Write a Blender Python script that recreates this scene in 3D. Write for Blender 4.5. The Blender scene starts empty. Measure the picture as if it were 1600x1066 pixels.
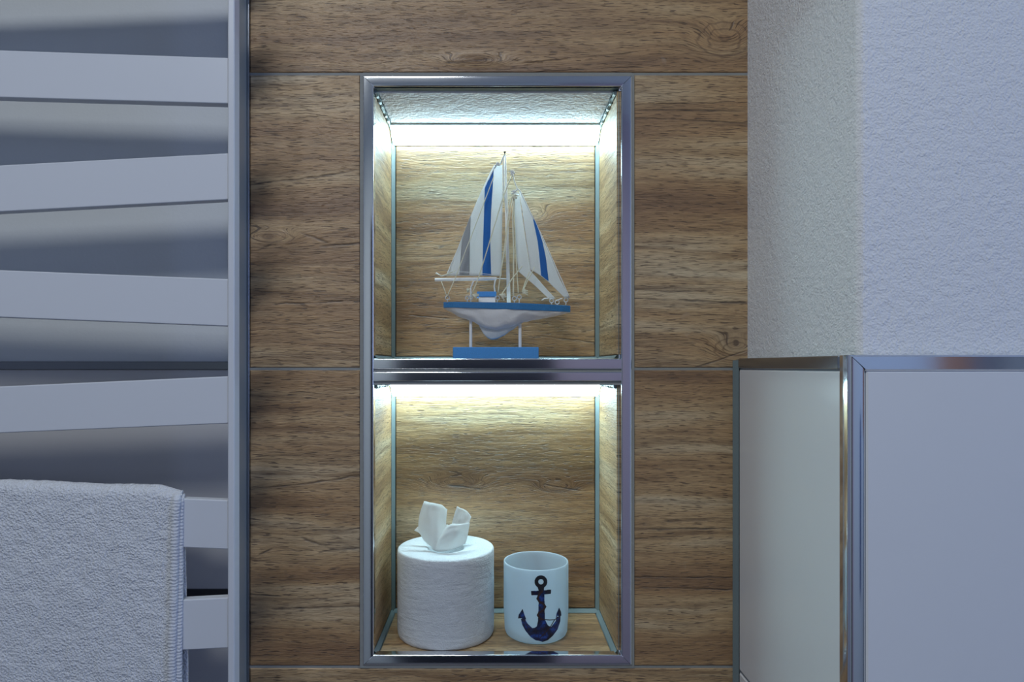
import bpy, bmesh, math, random
from mathutils import Vector, noise
random.seed(7)
C = bpy.context.scene
COL = C.collection
# ------------------------------------------------------------------ camera, world, lights, exposure
Z0 = 1.45                 # camera height above the floor
D0 = 0.65                 # camera distance from the wooden tile wall (y = 0)
F = 1000.0; VX, VY = 772.0, 572.0
cd = bpy.data.cameras.new('camera'); cam = bpy.data.objects.new('camera', cd); COL.objects.link(cam)
cam.location = (0, -D0, Z0); cam.rotation_euler = (math.radians(90), 0, 0)
cd.sensor_width = 36; cd.lens = 36 * F / 1600
cd.shift_x = (800 - VX) / 1600; cd.shift_y = (VY - 533) / 1600
cd.clip_start = 0.01
C.camera = cam
C.view_settings.view_transform = 'Standard'; C.view_settings.look = 'None'
C.view_settings.gamma = 1.0; C.view_settings.use_curve_mapping = False
C.view_settings.exposure = 0.0
w = bpy.data.worlds.new('world'); C.world = w; w.use_nodes = True
w.node_tree.nodes['Background'].inputs[0].default_value = (0.40, 0.48, 0.70, 1)
w.node_tree.nodes['Background'].inputs[1].default_value = 0.6

def area(name, loc, target, sx, sy, power, color, shape='RECTANGLE'):
    l = bpy.data.lights.new(name, 'AREA'); l.shape = shape; l.size = sx
    if shape == 'RECTANGLE': l.size_y = sy
    l.energy = power; l.color = color
    o = bpy.data.objects.new(name, l); COL.objects.link(o); o.location = loc
    o.rotation_euler = (Vector(target) - Vector(loc)).to_track_quat('-Z', 'Y').to_euler()
    return o
LAMP = (-0.22, -0.90, 2.40)
FILL_LAMP = (-0.52, -1.10, 2.40)
area('ceiling_light', LAMP, (LAMP[0], LAMP[1], 0), 0.24, 0.24, 5.6, (0.92, 0.97, 1.0), 'DISK')
area('ceiling_light', FILL_LAMP, (FILL_LAMP[0], FILL_LAMP[1], 0), 0.24, 0.24, 3.8, (0.90, 0.96, 1.0), 'DISK')  # added fill lamp, brightens the rear of the room and the wood
area('window_light', (1.93, -1.15, 1.70), (0.0, -0.75, 1.45), 0.85, 0.95, 10.5, (0.34, 0.50, 1.0))
LED_STRENGTH = 23.0
LED_COLOR = (0.58, 0.89, 1.0)

# ------------------------------------------------------------------ helpers
def P(px, py, y):          # photo pixel -> point at depth y (metres behind the tile wall)
    d = D0 + y
    return Vector(((px - VX) * d / F, y, Z0 + (VY - py) * d / F))

class MB:
    def __init__(s): s.v = []; s.f = []; s.m = []; s.uv = []; s.t = []
    def quad(s, pts, mat=0, uv=None, tid=0.0):
        b = len(s.v); s.v += [tuple(p) for p in pts]
        s.f.append(tuple(range(b, b + len(pts)))); s.m.append(mat)
        s.uv.append(uv or [(p[0], p[2] - Z0) for p in pts]); s.t.append(tid)
    def box(s, a, b, mat=0):
        x0, y0, z0 = a; x1, y1, z1 = b
        c = [(x0,y0,z0),(x1,y0,z0),(x1,y1,z0),(x0,y1,z0),(x0,y0,z1),(x1,y0,z1),(x1,y1,z1),(x0,y1,z1)]
        for q in ((0,3,2,1),(4,5,6,7),(0,1,5,4),(1,2,6,5),(2,3,7,6),(3,0,4,7)):
            s.quad([c[i] for i in q], mat)
    def tube(s, pts, r, n=7, mat=0, caps=True):
        pts = [Vector(p) for p in pts]; rs = r if isinstance(r, (list, tuple)) else [r] * len(pts)
        rings = []; up = None
        for i, p in enumerate(pts):
            t = (pts[min(i+1, len(pts)-1)] - pts[max(i-1, 0)]).normalized()
            if up is None:
                up = Vector((0,1,0)) if abs(t.y) < .9 else Vector((1,0,0))
            a = t.cross(up).normalized(); up = a.cross(t).normalized()
            rings.append([p + (a*math.cos(k*2*math.pi/n) + up*math.sin(k*2*math.pi/n))*rs[i] for k in range(n)])
        s.grid(rings, mat, closed=True)
        if caps:
            s.quad(rings[0][::-1], mat); s.quad(rings[-1], mat)
    def grid(s, rows, mat=0, closed=False):
        b = len(s.v); n = len(rows[0])
        for r in rows: s.v += [tuple(p) for p in r]
        for i in range(len(rows)-1):
            for j in range(n if closed else n-1):
                k = (j+1) % n
                q = (b+i*n+j, b+i*n+k, b+(i+1)*n+k, b+(i+1)*n+j)
                s.f.append(q); s.m.append(mat(i, j) if callable(mat) else mat)
                s.uv.append([(s.v[x][0], s.v[x][2]-Z0) for x in q]); s.t.append(0.0)
    def build(s, name, mats, parent=None, smooth=False, bevel=0, seg=2, loc=None, merge=True):
        me = bpy.data.meshes.new(name)
        o = Vector(loc) if loc is not None else Vector((0,0,0))
        me.from_pydata([tuple(Vector(p) - o) for p in s.v], [], s.f)
        for m in (mats if isinstance(mats, (list, tuple)) else [mats]): me.materials.append(m)
        uvl = me.uv_layers.new(name='UVMap')
        i = 0
        for fi, p in enumerate(me.polygons):
            p.material_index = s.m[fi]; p.use_smooth = smooth
            for k in range(p.loop_total): uvl.data[p.loop_start+k].uv = s.uv[fi][k]
        at = me.attributes.new('tid', 'FLOAT', 'FACE'); at.data.foreach_set('value', s.t)
        bm = bmesh.new(); bm.from_mesh(me)
        if merge: bmesh.ops.remove_doubles(bm, verts=bm.verts, dist=1e-6)
        bmesh.ops.recalc_face_normals(bm, faces=bm.faces) if merge else None
        bm.to_mesh(me); bm.free()
        ob = bpy.data.objects.new(name, me); COL.objects.link(ob)
        ob.location = o
        if parent is not None:
            ob.parent = parent
            wl = parent.location.copy(); q = parent.parent
            while q is not None: wl = wl + q.location; q = q.parent
            ob.location = o - wl
        if bevel:
            b = ob.modifiers.new('bevel', 'BEVEL'); b.width = bevel; b.segments = seg; b.limit_method = 'ANGLE'; b.angle_limit = math.radians(35)
            b.harden_normals = True
            for p in me.polygons: p.use_smooth = True
        return ob

def thing(name, label, cat, loc, group=None):
    o = bpy.data.objects.new(name, None); COL.objects.link(o); o.location = loc; o.empty_display_size = .02
    o['label'] = label; o['category'] = cat
    if group: o['group'] = group
    return o
def struct(o, label=None):
    o['kind'] = 'structure'
    if label: o['label'] = label
    return o

# ------------------------------------------------------------------ materials
class NT:
    def __init__(s, name):
        s.m = bpy.data.materials.new(name); s.m.use_nodes = True; s.t = s.m.node_tree
        s.b = s.t.nodes['Principled BSDF']; s.out = s.t.nodes['Material Output']
    def n(s, typ, **k):
        nd = s.t.nodes.new(typ)
        for a, v in k.items(): setattr(nd, a, v)
        return nd
    def lk(s, a, b): s.t.links.new(a, b)
    def val(s, sock, v):
        if hasattr(v, 'is_output'): s.lk(v, sock)
        else: sock.default_value = v
    def math(s, op, a, b=None, c=None, clamp=False):
        nd = s.n('ShaderNodeMath', operation=op); nd.use_clamp = clamp
        for i, x in enumerate((a, b, c)):
            if x is not None: s.val(nd.inputs[i], x)
        return nd.outputs[0]
    def noise(s, vec, scale=1, detail=2, rough=.5, dist=0, out=0):
        nd = s.n('ShaderNodeTexNoise'); s.lk(vec, nd.inputs['Vector'])
        nd.inputs['Scale'].default_value = scale; nd.inputs['Detail'].default_value = detail
        nd.inputs['Roughness'].default_value = rough; nd.inputs['Distortion'].default_value = dist
        return nd.outputs[out]
    def scale(s, vec, v):
        nd = s.n('ShaderNodeVectorMath', operation='MULTIPLY'); s.lk(vec, nd.inputs[0]); nd.inputs[1].default_value = v
        return nd.outputs[0]
    def ramp(s, f, stops, interp='LINEAR'):
        nd = s.n('ShaderNodeValToRGB'); s.lk(f, nd.inputs[0]); cr = nd.color_ramp; cr.interpolation = interp
        while len(cr.elements) < len(stops): cr.elements.new(.5)
        for e, (p, c) in zip(cr.elements, stops):
            e.position = p; e.color = (*c, 1) if len(c) == 3 else c
        return nd.outputs[0]
    def mix(s, f, a, b, typ='MIX'):
        nd = s.n('ShaderNodeMix', data_type='RGBA', blend_type=typ)
        s.val(nd.inputs[0], f)
        for k, x in ((6, a), (7, b)):
            if isinstance(x, tuple): nd.inputs[k].default_value = (*x, 1)
            else: s.lk(x, nd.inputs[k])
        return nd.outputs[2]
    def bump(s, h, strength, dist, normal=None):
        nd = s.n('ShaderNodeBump'); s.lk(h, nd.inputs['Height']); nd.inputs['Strength'].default_value = strength
        nd.inputs['Distance'].default_value = dist
        if normal: s.lk(normal, nd.inputs['Normal'])
        return nd.outputs[0]
    def obj(s): return s.n('ShaderNodeTexCoord').outputs['Object']

def mat(name, color, rough=.5, metal=0, bump=None, var=0, **kw):
    t = NT(name); t.b.inputs['Base Color'].default_value = (*color, 1)
    t.b.inputs['Roughness'].default_value = rough; t.b.inputs['Metallic'].default_value = metal
    oc = t.obj()
    if var:
        n = t.noise(oc, kw.get('vscale', 90), 4, .6)
        t.lk(t.mix(n, tuple(max(0, c*(1-var)) for c in color), tuple(min(1, c*(1+var)) for c in color)), t.b.inputs['Base Color'])
    if bump:
        sc, st, ds = bump
        t.lk(t.bump(t.noise(oc, sc, 3, .6), st, ds), t.b.inputs['Normal'])
    if 'spec' in kw: t.b.inputs['Specular IOR Level'].default_value = kw['spec']
    if 'coat' in kw: t.b.inputs['Coat Weight'].default_value = kw['coat']
    return t.m

def pu(px, y=0): return (px - VX) * (D0 + y) / F
def pv(py, y=0): return (VY - py) * (D0 + y) / F
ND = 0.118     # niche depth

def wood_material():
    t = NT('wood_look_tile')
    uv = t.n('ShaderNodeUVMap').outputs[0]
    at = t.n('ShaderNodeAttribute', attribute_name='tid').outputs['Fac']
    sep = t.n('ShaderNodeSeparateXYZ'); t.lk(uv, sep.inputs[0]); u, v = sep.outputs[0], sep.outputs[1]
    def comb(x, y, z):
        c = t.n('ShaderNodeCombineXYZ'); t.val(c.inputs[0], x); t.val(c.inputs[1], y); t.val(c.inputs[2], z); return c.outputs[0]
    z = t.math('MULTIPLY', at, 3.71)
    base = comb(u, v, z)
    # knots bend the grain round them
    knots = [(pu(1132), pv(62), .024, .016), (pu(712, ND), pv(757, ND), .032, .008), (pu(868, ND), pv(762, ND), .018, .0055),
             (pu(420), pv(372), .022, .006), (pu(745), pv(95), .022, .0045), (pu(1150), pv(545), .020, .011), (pu(835, ND), pv(335, ND), .014, .008)]
    bend = None; ring = None
    wn = t.noise(t.scale(base, (9, 16, 1)), 1, 2, .5)
    for (ku, kv, a, b) in knots:
        du = t.math('DIVIDE', t.math('SUBTRACT', u, ku), a)
        dv = t.math('DIVIDE', t.math('SUBTRACT', v, kv), b)
        d2 = t.math('ADD', t.math('MULTIPLY', du, du), t.math('MULTIPLY', dv, dv))
        g = t.math('EXPONENT', t.math('MULTIPLY', d2, -.7))
        bend = g if bend is None else t.math('ADD', bend, g)
    vw = t.math('ADD', v, t.math('MULTIPLY', t.math('SUBTRACT', wn, .5), .010))
    vw = t.math('ADD', vw, t.math('MULTIPLY', bend, .020))
    wb = comb(u, vw, z)
    low = t.noise(t.scale(wb, (2.2, 26, 1)), 1, 3, .55)
    mid = t.noise(t.scale(wb, (9, 150, 1)), 1, 3, .6)
    fine = t.noise(t.scale(wb, (80, 1050, 1)), 1, 3, .65)
    pores = t.noise(t.scale(wb, (75, 900, 3)), 1, 1, .5)
    col = t.ramp(low, [(.32, (.29, .160, .072)), (.44, (.42, .250, .112)), (.56, (.53, .355, .18)), (.70, (.64, .51, .33))])
    col = t.mix(t.ramp(mid, [(.30, (.55,.55,.55)), (.50, (0,0,0))]), col, (.19, .10, .042))
    m2 = t.n('ShaderNodeMix', data_type='RGBA', blend_type='MULTIPLY')
    col = t.mix(.6, col, t.ramp(mid, [(.3, (.72,.69,.66)), (.7, (1.15,1.15,1.15))]), 'MULTIPLY')
    col = t.mix(.75, col, t.ramp(fine, [(.30, (.50,.45,.40)), (.50, (.98,.98,.98)), (.72, (1.25,1.25,1.25))]), 'MULTIPLY')
    pm = t.ramp(pores, [(.33, (1,1,1)), (.39, (0,0,0))])
    col = t.mix(t.math('MULTIPLY', pm, .70), col, (.06, .030, .016))
    # rings of the knots
    rg = t.math('SINE', t.math('ADD', t.math('MULTIPLY', bend, 22), t.math('MULTIPLY', mid, 9)))
    rm = t.math('MULTIPLY', t.ramp(rg, [(.55, (0,0,0)), (1.0, (1,1,1))]), t.ramp(bend, [(.06, (0,0,0)), (.4, (1,1,1))]))
    col = t.mix(t.math('MULTIPLY', rm, .50), col, (.10, .045, .02))
    # dark cracks printed on the tiles: (x0, y0, x1, y1, halfwidth px, depth)
    cr = []
    for o in (0, 477):      # the print repeats on the tile below
        cr += [(388, 288+o, 478, 279+o, 1.2, 0), (476, 280+o, 566, 265+o, 1.6, 0), (473, 365+o, 513, 379+o, 2.0, 0), (503, 385+o, 566, 380+o, 1.8, 0), (403, 392+o, 424, 382+o, 1.5, 0),
               (542, 352+o, 566, 349+o, 1.2, 0), (427, 475+o, 566, 471+o, 1.5, 0), (388, 455+o if o == 0 else 930, 440, 457+o if o == 0 else 932, 1.0, 0)]
    cr += [(696, 99, 764, 93, 1.6, 0), (800, 94, 814, 94, 1.2, 0), (820, 98, 990, 82, .9, 0), (840, 112, 1000, 104, .9, 0), (990, 184, 1168, 192, 1.2, 0), (990, 172, 1168, 173, 1.1, 0), (990, 163, 1168, 160, .8, 0),
          (990, 467, 1168, 474, 1.7, 0), (1085, 575, 1168, 548, 1.2, 0), (990, 454, 1100, 456, .8, 0), (1040, 815, 1110, 812, 2.0, 0), (1000, 828, 1145, 826, 1.4, 0), (990, 843, 1060, 838, 1.3, 0), (990, 902, 1145, 903, 1.0, 0), (1000, 918, 1145, 922, 1.2, 0),
          (700, 758, 760, 765, 1.6, ND), (850, 758, 905, 766, 1.4, ND), (830, 524, 935, 536, 1.4, ND), (640, 492, 700, 498, 1.0, ND)]
    wob = t.math('MULTIPLY', t.math('SUBTRACT', t.noise(t.scale(base, (45, 20, 1)), 1, 3, .6), .5), .0035)
    cm = None
    for (x0, y0, x1, y1, hw, dp) in cr:
        u0, v0, u1, v1 = pu(x0, dp), pv(y0, dp), pu(x1, dp), pv(y1, dp)
        sl = (v1 - v0) / (u1 - u0)
        line = t.math('ADD', t.math('MULTIPLY_ADD', u, sl, v0 - sl*u0), wob)
        dist = t.math('ABSOLUTE', t.math('SUBTRACT', v, line))
        k = t.math('MULTIPLY_ADD', dist, -1/(hw*.65/1000*1.7), 1, clamp=True)
        e0 = t.math('MULTIPLY_ADD', t.math('ABSOLUTE', t.math('SUBTRACT', u, (u0+u1)/2)), -1/.006, (u1-u0)/2/.006 + .5, clamp=True)
        k = t.math('MULTIPLY', k, e0)
        cm = k if cm is None else t.math('MAXIMUM', cm, k)
    crk = t.math('MULTIPLY', cm, t.ramp(t.noise(t.scale(base, (50, 50, 1)), 1, 2), [(.30, (.15,.15,.15)), (.62, (1,1,1))]))
    col = t.mix(t.math('MULTIPLY', crk, .85), col, (.022, .012, .010))
    # pale scuffs
    sc = t.ramp(t.noise(t.scale(base, (32, 34, 1)), 1, 3, .6, 1.2), [(.69, (0,0,0)), (.80, (1,1,1))])
    col = t.mix(t.math('MULTIPLY', sc, .35), col, (.50, .42, .34))
    t.lk(col, t.b.inputs['Base Color'])
    t.b.inputs['Roughness'].default_value = .46
    t.b.inputs['Specular IOR Level'].default_value = 1.0
    h = t.math('ADD', t.math('MULTIPLY', fine, .5), t.math('MULTIPLY', mid, .7))
    h = t.math('SUBTRACT', h, t.math('MULTIPLY', pm, .25))
    h = t.math('SUBTRACT', h, t.math('MULTIPLY', crk, .6))
    t.lk(t.bump(h, .85, .0012), t.b.inputs['Normal'])
    return t.m
WOOD = wood_material()
GROUT = mat('grey_grout', (.30, .31, .30), .85, bump=(900, .4, .0004), var=.12)
SILICONE = mat('pale_silicone', (.20, .26, .27), .45, bump=(200, .3, .0006))
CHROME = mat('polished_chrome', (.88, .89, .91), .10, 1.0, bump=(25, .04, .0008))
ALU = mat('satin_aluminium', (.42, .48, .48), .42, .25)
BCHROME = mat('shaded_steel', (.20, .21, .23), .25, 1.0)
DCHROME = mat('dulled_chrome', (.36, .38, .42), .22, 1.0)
def plaster_material(name, col, sc=700, st=.55, ds=.0006):
    t = NT(name); t.b.inputs['Base Color'].default_value = (*col, 1); t.b.inputs['Roughness'].default_value = .85
    oc = t.obj()
    h = t.math('ADD', t.noise(oc, sc, 2, .5), t.math('MULTIPLY', t.noise(oc, sc*.28, 2, .5), 1.2))
    t.lk(t.bump(h, st, ds), t.b.inputs['Normal'])
    return t.m
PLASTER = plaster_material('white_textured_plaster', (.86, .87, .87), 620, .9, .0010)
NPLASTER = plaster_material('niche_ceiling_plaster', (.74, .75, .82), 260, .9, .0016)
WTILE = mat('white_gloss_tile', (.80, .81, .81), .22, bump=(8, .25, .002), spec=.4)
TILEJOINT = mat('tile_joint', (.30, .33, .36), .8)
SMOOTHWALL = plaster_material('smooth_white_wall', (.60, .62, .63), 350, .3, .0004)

# ------------------------------------------------------------------ the setting
NX0, NX1 = -.1225, .1255
WL, WR, WRT = -.2509, .2574, .2457
def plate(m, o, ua, va, na, w, h, uv0, tid, mat=1, ch=.0009, uvs=(1, 1)):
    """chamfered tile: o = corner on its face plane, ua / va unit axes, na outward normal"""
    o, ua, va, na = map(Vector, (o, ua, va, na))
    def q(a, b, dn=0): return o + ua*a + va*b - na*dn
    def t(a, b): return (uv0[0] + a*uvs[0], uv0[1] + b*uvs[1])
    c = ch
    inn = [(c, c), (w-c, c), (w-c, h-c), (c, h-c)]; out = [(0, 0), (w, 0), (w, h), (0, h)]
    m.quad([q(*p) for p in inn], mat, [t(*p) for p in inn], tid)
    for i in range(4):
        j = (i+1) % 4
        m.quad([q(*out[i], c), q(*out[j], c), q(*inn[j]), q(*inn[i])], mat, [t(*out[i]), t(*out[j]), t(*inn[j]), t(*inn[i])], tid)
        m.quad([q(*out[i], .004), q(*out[j], .004), q(*out[j], c), q(*out[i], c)], mat, [t(*out[i]), t(*out[j]), t(*out[j]), t(*out[i])], tid)
m = MB()
J = .0014
rows = [(-Z0+.02, -.609+J-.0, 9), (-.609+J, -.306-J, 5), (-.306+J, -.003-J, 3), (-.003+J, .297-J, 2), (.297+J, .598-J, 1), (.598+J, .99, 0)]
rows[0] = (-Z0, -.609-J, 9)
FX0, FX1 = -.1362, .1425       # outer limits of the niche frame with its joint
for (a, b, tid) in rows:
    if -.31 < (a+b)/2 < .30:
        plate(m, (WL+.003, 0, Z0+a), (1,0,0), (0,0,1), (0,-1,0), FX0-WL-.003, b-a, (WL+.003, a), tid)
        plate(m, (FX1, 0, Z0+a), (1,0,0), (0,0,1), (0,-1,0), .262-FX1, b-a, (FX1, a), tid+.5)
    else:
        plate(m, (WL+.003, 0, Z0+a), (1,0,0), (0,0,1), (0,-1,0), .262-WL-.003, b-a, (WL+.003, a), tid)
# grout bed with the niche opening
g = .0012
for (x0, x1, z0, z1) in ((WL-.02, NX0-.006, -Z0, 1.0), (NX1+.006, .262, -Z0, 1.0), (NX0-.006, NX1+.006, -Z0, -.299), (NX0-.006, NX1+.006, .288, 1.0), (NX0-.006, NX1+.006, -.0195, .0055)):
    m.quad([(x0,g,Z0+z0),(x1,g,Z0+z0),(x1,g,Z0+z1),(x0,g,Z0+z1)], 0)
def niche(zf, zc, tid, ceil_mat, floor_mat):
    b = ND
    e = .0045
    # joint surfaces behind the tiles (2 mm deeper)
    k = .0016
    A, B, y1 = NX0-k, NX1+k, b+k; zf_, zc_ = zf-k, zc+k
    m.quad([(A,y1,Z0+zf_),(B,y1,Z0+zf_),(B,y1,Z0+zc_),(A,y1,Z0+zc_)], 2)
    m.quad([(A,g,Z0+zf_),(A,y1,Z0+zf_),(A,y1,Z0+zc_),(A,g,Z0+zc_)], 2)
    m.quad([(B,y1,Z0+zf_),(B,g,Z0+zf_),(B,g,Z0+zc_),(B,y1,Z0+zc_)], 2)
    m.quad([(A,g,Z0+zf_),(B,g,Z0+zf_),(B,y1,Z0+zf_),(A,y1,Z0+zf_)], 2)
    m.quad([(A,y1,Z0+zc_),(B,y1,Z0+zc_),(B,g,Z0+zc_),(A,g,Z0+zc_)], 2)
    plate(m, (NX0+e, b, Z0+zf+e), (1,0,0), (0,0,1), (0,-1,0), NX1-NX0-2*e, zc-zf-e-.001, (NX0+e, zf+e), tid)
    plate(m, (NX0, .004, Z0+zf+e), (0,1,0), (0,0,1), (1,0,0), b-.004-e, zc-zf-e, (3.1, zf+e), tid+1)
    plate(m, (NX1, .004, Z0+zf+e), (0,1,0), (0,0,1), (-1,0,0), b-.004-e, zc-zf-e, (6.3, zf+e), tid+2)
    plate(m, (NX0+e, .004, Z0+zf), (1,0,0), (0,1,0), (0,0,1), NX1-NX0-2*e, b-.004-e, (NX0+e, 9.4), tid+3, mat=floor_mat)
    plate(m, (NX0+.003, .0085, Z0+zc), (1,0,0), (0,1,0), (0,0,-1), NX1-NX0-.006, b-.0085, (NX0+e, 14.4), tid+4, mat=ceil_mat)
    # silicone fillets in the corners
    f = .0038
    for xx, sgn in ((NX0, 1), (NX1, -1)):
        m.quad([(xx, b-f, Z0+zf), (xx+sgn*f, b, Z0+zf), (xx+sgn*f, b, Z0+zc), (xx, b-f, Z0+zc)], 2)
        m.quad([(xx, .004, Z0+zf+f), (xx+sgn*f, .004, Z0+zf), (xx+sgn*f, b, Z0+zf), (xx, b, Z0+zf+f)], 2)
    m.quad([(NX0, b, Z0+zf+f), (NX1, b, Z0+zf+f), (NX1, b-f, Z0+zf), (NX0, b-f, Z0+zf)], 2)
    for xx, sgn in ((NX0, 1), (NX1, -1)):        # ragged bead along ceiling
        pts = [(xx+sgn*.0012, .005+i*(b-.005)/24, Z0+zc-.0012+.0006*math.sin(i*2.3+xx*40)) for i in range(25)]
        m.tube(pts, [.0022+.0006*math.sin(i*1.7) for i in range(25)], 6, 2)
UF, UC, LF, LC = .0072, .2812, -.2950, -.0195
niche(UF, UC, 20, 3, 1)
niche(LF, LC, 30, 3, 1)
struct(m.build('wall_center', [GROUT, WOOD, SILICONE, NPLASTER], merge=False), 'wood-look tiled wall with two lit niches')

# chrome edge frame round both niches: profile swept round the opening with mitred corners
def sweep_frame(name, corners_out, inward, prof, mats):
    """corners_out: list of (x,z) outer corners (closed); inward: list of unit-ish (dx,dz) mitre vectors; prof: (t across, y)"""
    mm = MB()
    n = len(corners_out)
    for i in range(n):
        j = (i+1) % n
        for k in range(len(prof)-1):
            (t0, y0), (t1, y1) = prof[k], prof[k+1]
            dv = Vector((corners_out[j][0]-corners_out[i][0], corners_out[j][1]-corners_out[i][1])).normalized()*.00022
            def pt(n_, t, y):
                sg = 1 if n_ == i else -1
                return (corners_out[n_][0] + inward[n_][0]*t + dv.x*sg, y, Z0 + corners_out[n_][1] + inward[n_][1]*t + dv.y*sg)
            mm.quad([pt(i,t0,y0), pt(j,t0,y0), pt(j,t1,y1), pt(i,t1,y1)])
    ob = mm.build(name, mats)
    for p in ob.data.polygons: p.use_smooth = True
    ob.data.set_sharp_from_angle(angle=math.radians(30))
    return ob
FO = (-.1330, .1398, -.3040, .2945)   # outer x0 x1 z0 z1
def chrome_profile(wd, back=.006, h=.0014):
    c = .0012; a_ = [i*math.pi/16 for i in range(9)]
    p = [(0, .001)] + [(c-c*math.cos(a), -h+c-c*math.sin(a)) for a in a_]
    p += [(c + (wd-2*c)*i/4, -h - .00010*math.sin(math.pi*i/4)) for i in range(1, 4)]
    p += [(wd-c+c*math.sin(a), -h+c-c*math.cos(a)) for a in a_] + [(wd, back)]
    return p
prof = chrome_profile(.0108, .0080)
cs = [(FO[0], FO[2]), (FO[1], FO[2]), (FO[1], FO[3]), (FO[0], FO[3])]
iw = [(1,1), (-1,1), (-1,-1), (1,-1)]
tf = struct(sweep_frame('trim_1', cs, iw, prof, CHROME), 'chrome tile edging framing both niches')
# grey silicone joint outside the frame
mm = MB()
for (x0,x1,z0,z1) in ((FX0, FO[0], FO[2]-.003, FO[3]+.003), (FO[1], FX1, FO[2]-.003, FO[3]+.003), (FO[0], FO[1], FO[3], FO[3]+.0035), (FO[0], FO[1], FO[2]-.0030, FO[2])):
    mm.quad([(x0,-.0001,Z0+z0),(x1,-.0001,Z0+z0),(x1,-.0001,Z0+z1),(x0,-.0001,Z0+z1)])
struct(mm.build('trim_2', GROUT), 'grey joint around the chrome niche frame')
# the two chrome rails on the front of the middle shelf
def rail(name, z0, z1, x0, x1, y0=-.0011):
    mm = MB()
    c = .0014; a_ = [i*math.pi/16 for i in range(9)]
    pr = [(z1, .006)] + [(z1-c+c*math.cos(a), y0+c-c*math.sin(a)) for a in a_]
    pr += [(z1-c-(z1-z0-c-.0008)*i/4, y0-.0001*math.sin(math.pi*i/4)) for i in range(1, 5)]
    pr += [(z0+.0003, y0+.0004), (z0, y0+.0010), (z0, .006)]
    for k in range(len(pr)-1):
        (za, ya), (zb, yb) = pr[k], pr[k+1]
        mm.quad([(x0,ya,Z0+za),(x1,ya,Z0+za),(x1,yb,Z0+zb),(x0,yb,Z0+zb)])
    ob = mm.build(name, CHROME)
    for p in ob.data.polygons: p.use_smooth = True
    ob.data.set_sharp_from_angle(angle=math.radians(30))
    return struct(ob)
rx0, rx1 = FO[0]+.0106, FO[1]-.0106
rail('trim_3', -.0032, .0075, rx0, rx1)['label'] = 'upper chrome rail on the shelf between the niches'
rail('trim_4', -.0155, -.0058, rx0, rx1)['label'] = 'lower chrome rail under the shelf edge'
mm = MB(); mm.quad([(rx0,.0008,Z0-.006),(rx1,.0008,Z0-.006),(rx1,.0008,Z0-.003),(rx0,.0008,Z0-.003)])
struct(mm.build('trim_5', GROUT), 'grey joint between the two shelf rails')

# left: white wall section behind the radiator
LP = -.029
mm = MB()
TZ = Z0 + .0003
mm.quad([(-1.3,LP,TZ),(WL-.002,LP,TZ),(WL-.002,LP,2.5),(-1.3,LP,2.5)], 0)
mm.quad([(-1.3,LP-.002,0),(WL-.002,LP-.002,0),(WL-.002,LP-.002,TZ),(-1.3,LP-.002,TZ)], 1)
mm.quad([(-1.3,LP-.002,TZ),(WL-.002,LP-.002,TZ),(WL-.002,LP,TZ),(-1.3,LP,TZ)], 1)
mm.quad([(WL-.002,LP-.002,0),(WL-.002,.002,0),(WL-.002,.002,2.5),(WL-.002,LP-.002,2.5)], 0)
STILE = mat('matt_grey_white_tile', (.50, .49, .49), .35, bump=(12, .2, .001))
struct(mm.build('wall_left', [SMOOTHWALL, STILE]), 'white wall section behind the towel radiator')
mm = MB()
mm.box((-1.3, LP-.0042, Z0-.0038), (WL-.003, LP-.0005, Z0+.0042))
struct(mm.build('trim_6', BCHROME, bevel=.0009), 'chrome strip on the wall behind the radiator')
mm = MB()
mm.box((-1.3, LP-.0036, Z0-.2225), (WL-.003, LP-.001, Z0-.2155))
struct(mm.build('trim_7', mat('dark_strip', (.03, .03, .032), .35), bevel=.0005), 'dark strip low on the wall behind the towel')
mm = MB()
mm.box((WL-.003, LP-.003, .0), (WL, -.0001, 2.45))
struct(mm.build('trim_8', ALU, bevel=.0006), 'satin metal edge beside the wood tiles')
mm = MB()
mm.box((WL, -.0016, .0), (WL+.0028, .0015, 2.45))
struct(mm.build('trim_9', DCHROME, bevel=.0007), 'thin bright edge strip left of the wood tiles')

# right: projecting block, tiled below, plastered above
TF, PF = .442-D0, .452-D0          # y of tile face and plaster face
TT = .0075; TRH = .0100
mm = MB()
z = Z0 + TT
R = .0045
arc = [(WRT+.0117, .0)] + [(WRT+.0117+R-R*math.cos(a), PF+R-R*math.sin(a)) for a in [i*math.pi/2/6 for i in range(7)]] + [(2.0, PF)]
zs = [z-.002, 2.5]
for i in range(len(arc)-1):
    (xa, ya), (xb, yb) = arc[i], arc[i+1]
    mm.quad([(xa,ya,zs[0]),(xb,yb,zs[0]),(xb,yb,zs[1]),(xa,ya,zs[1])], 0)
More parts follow.
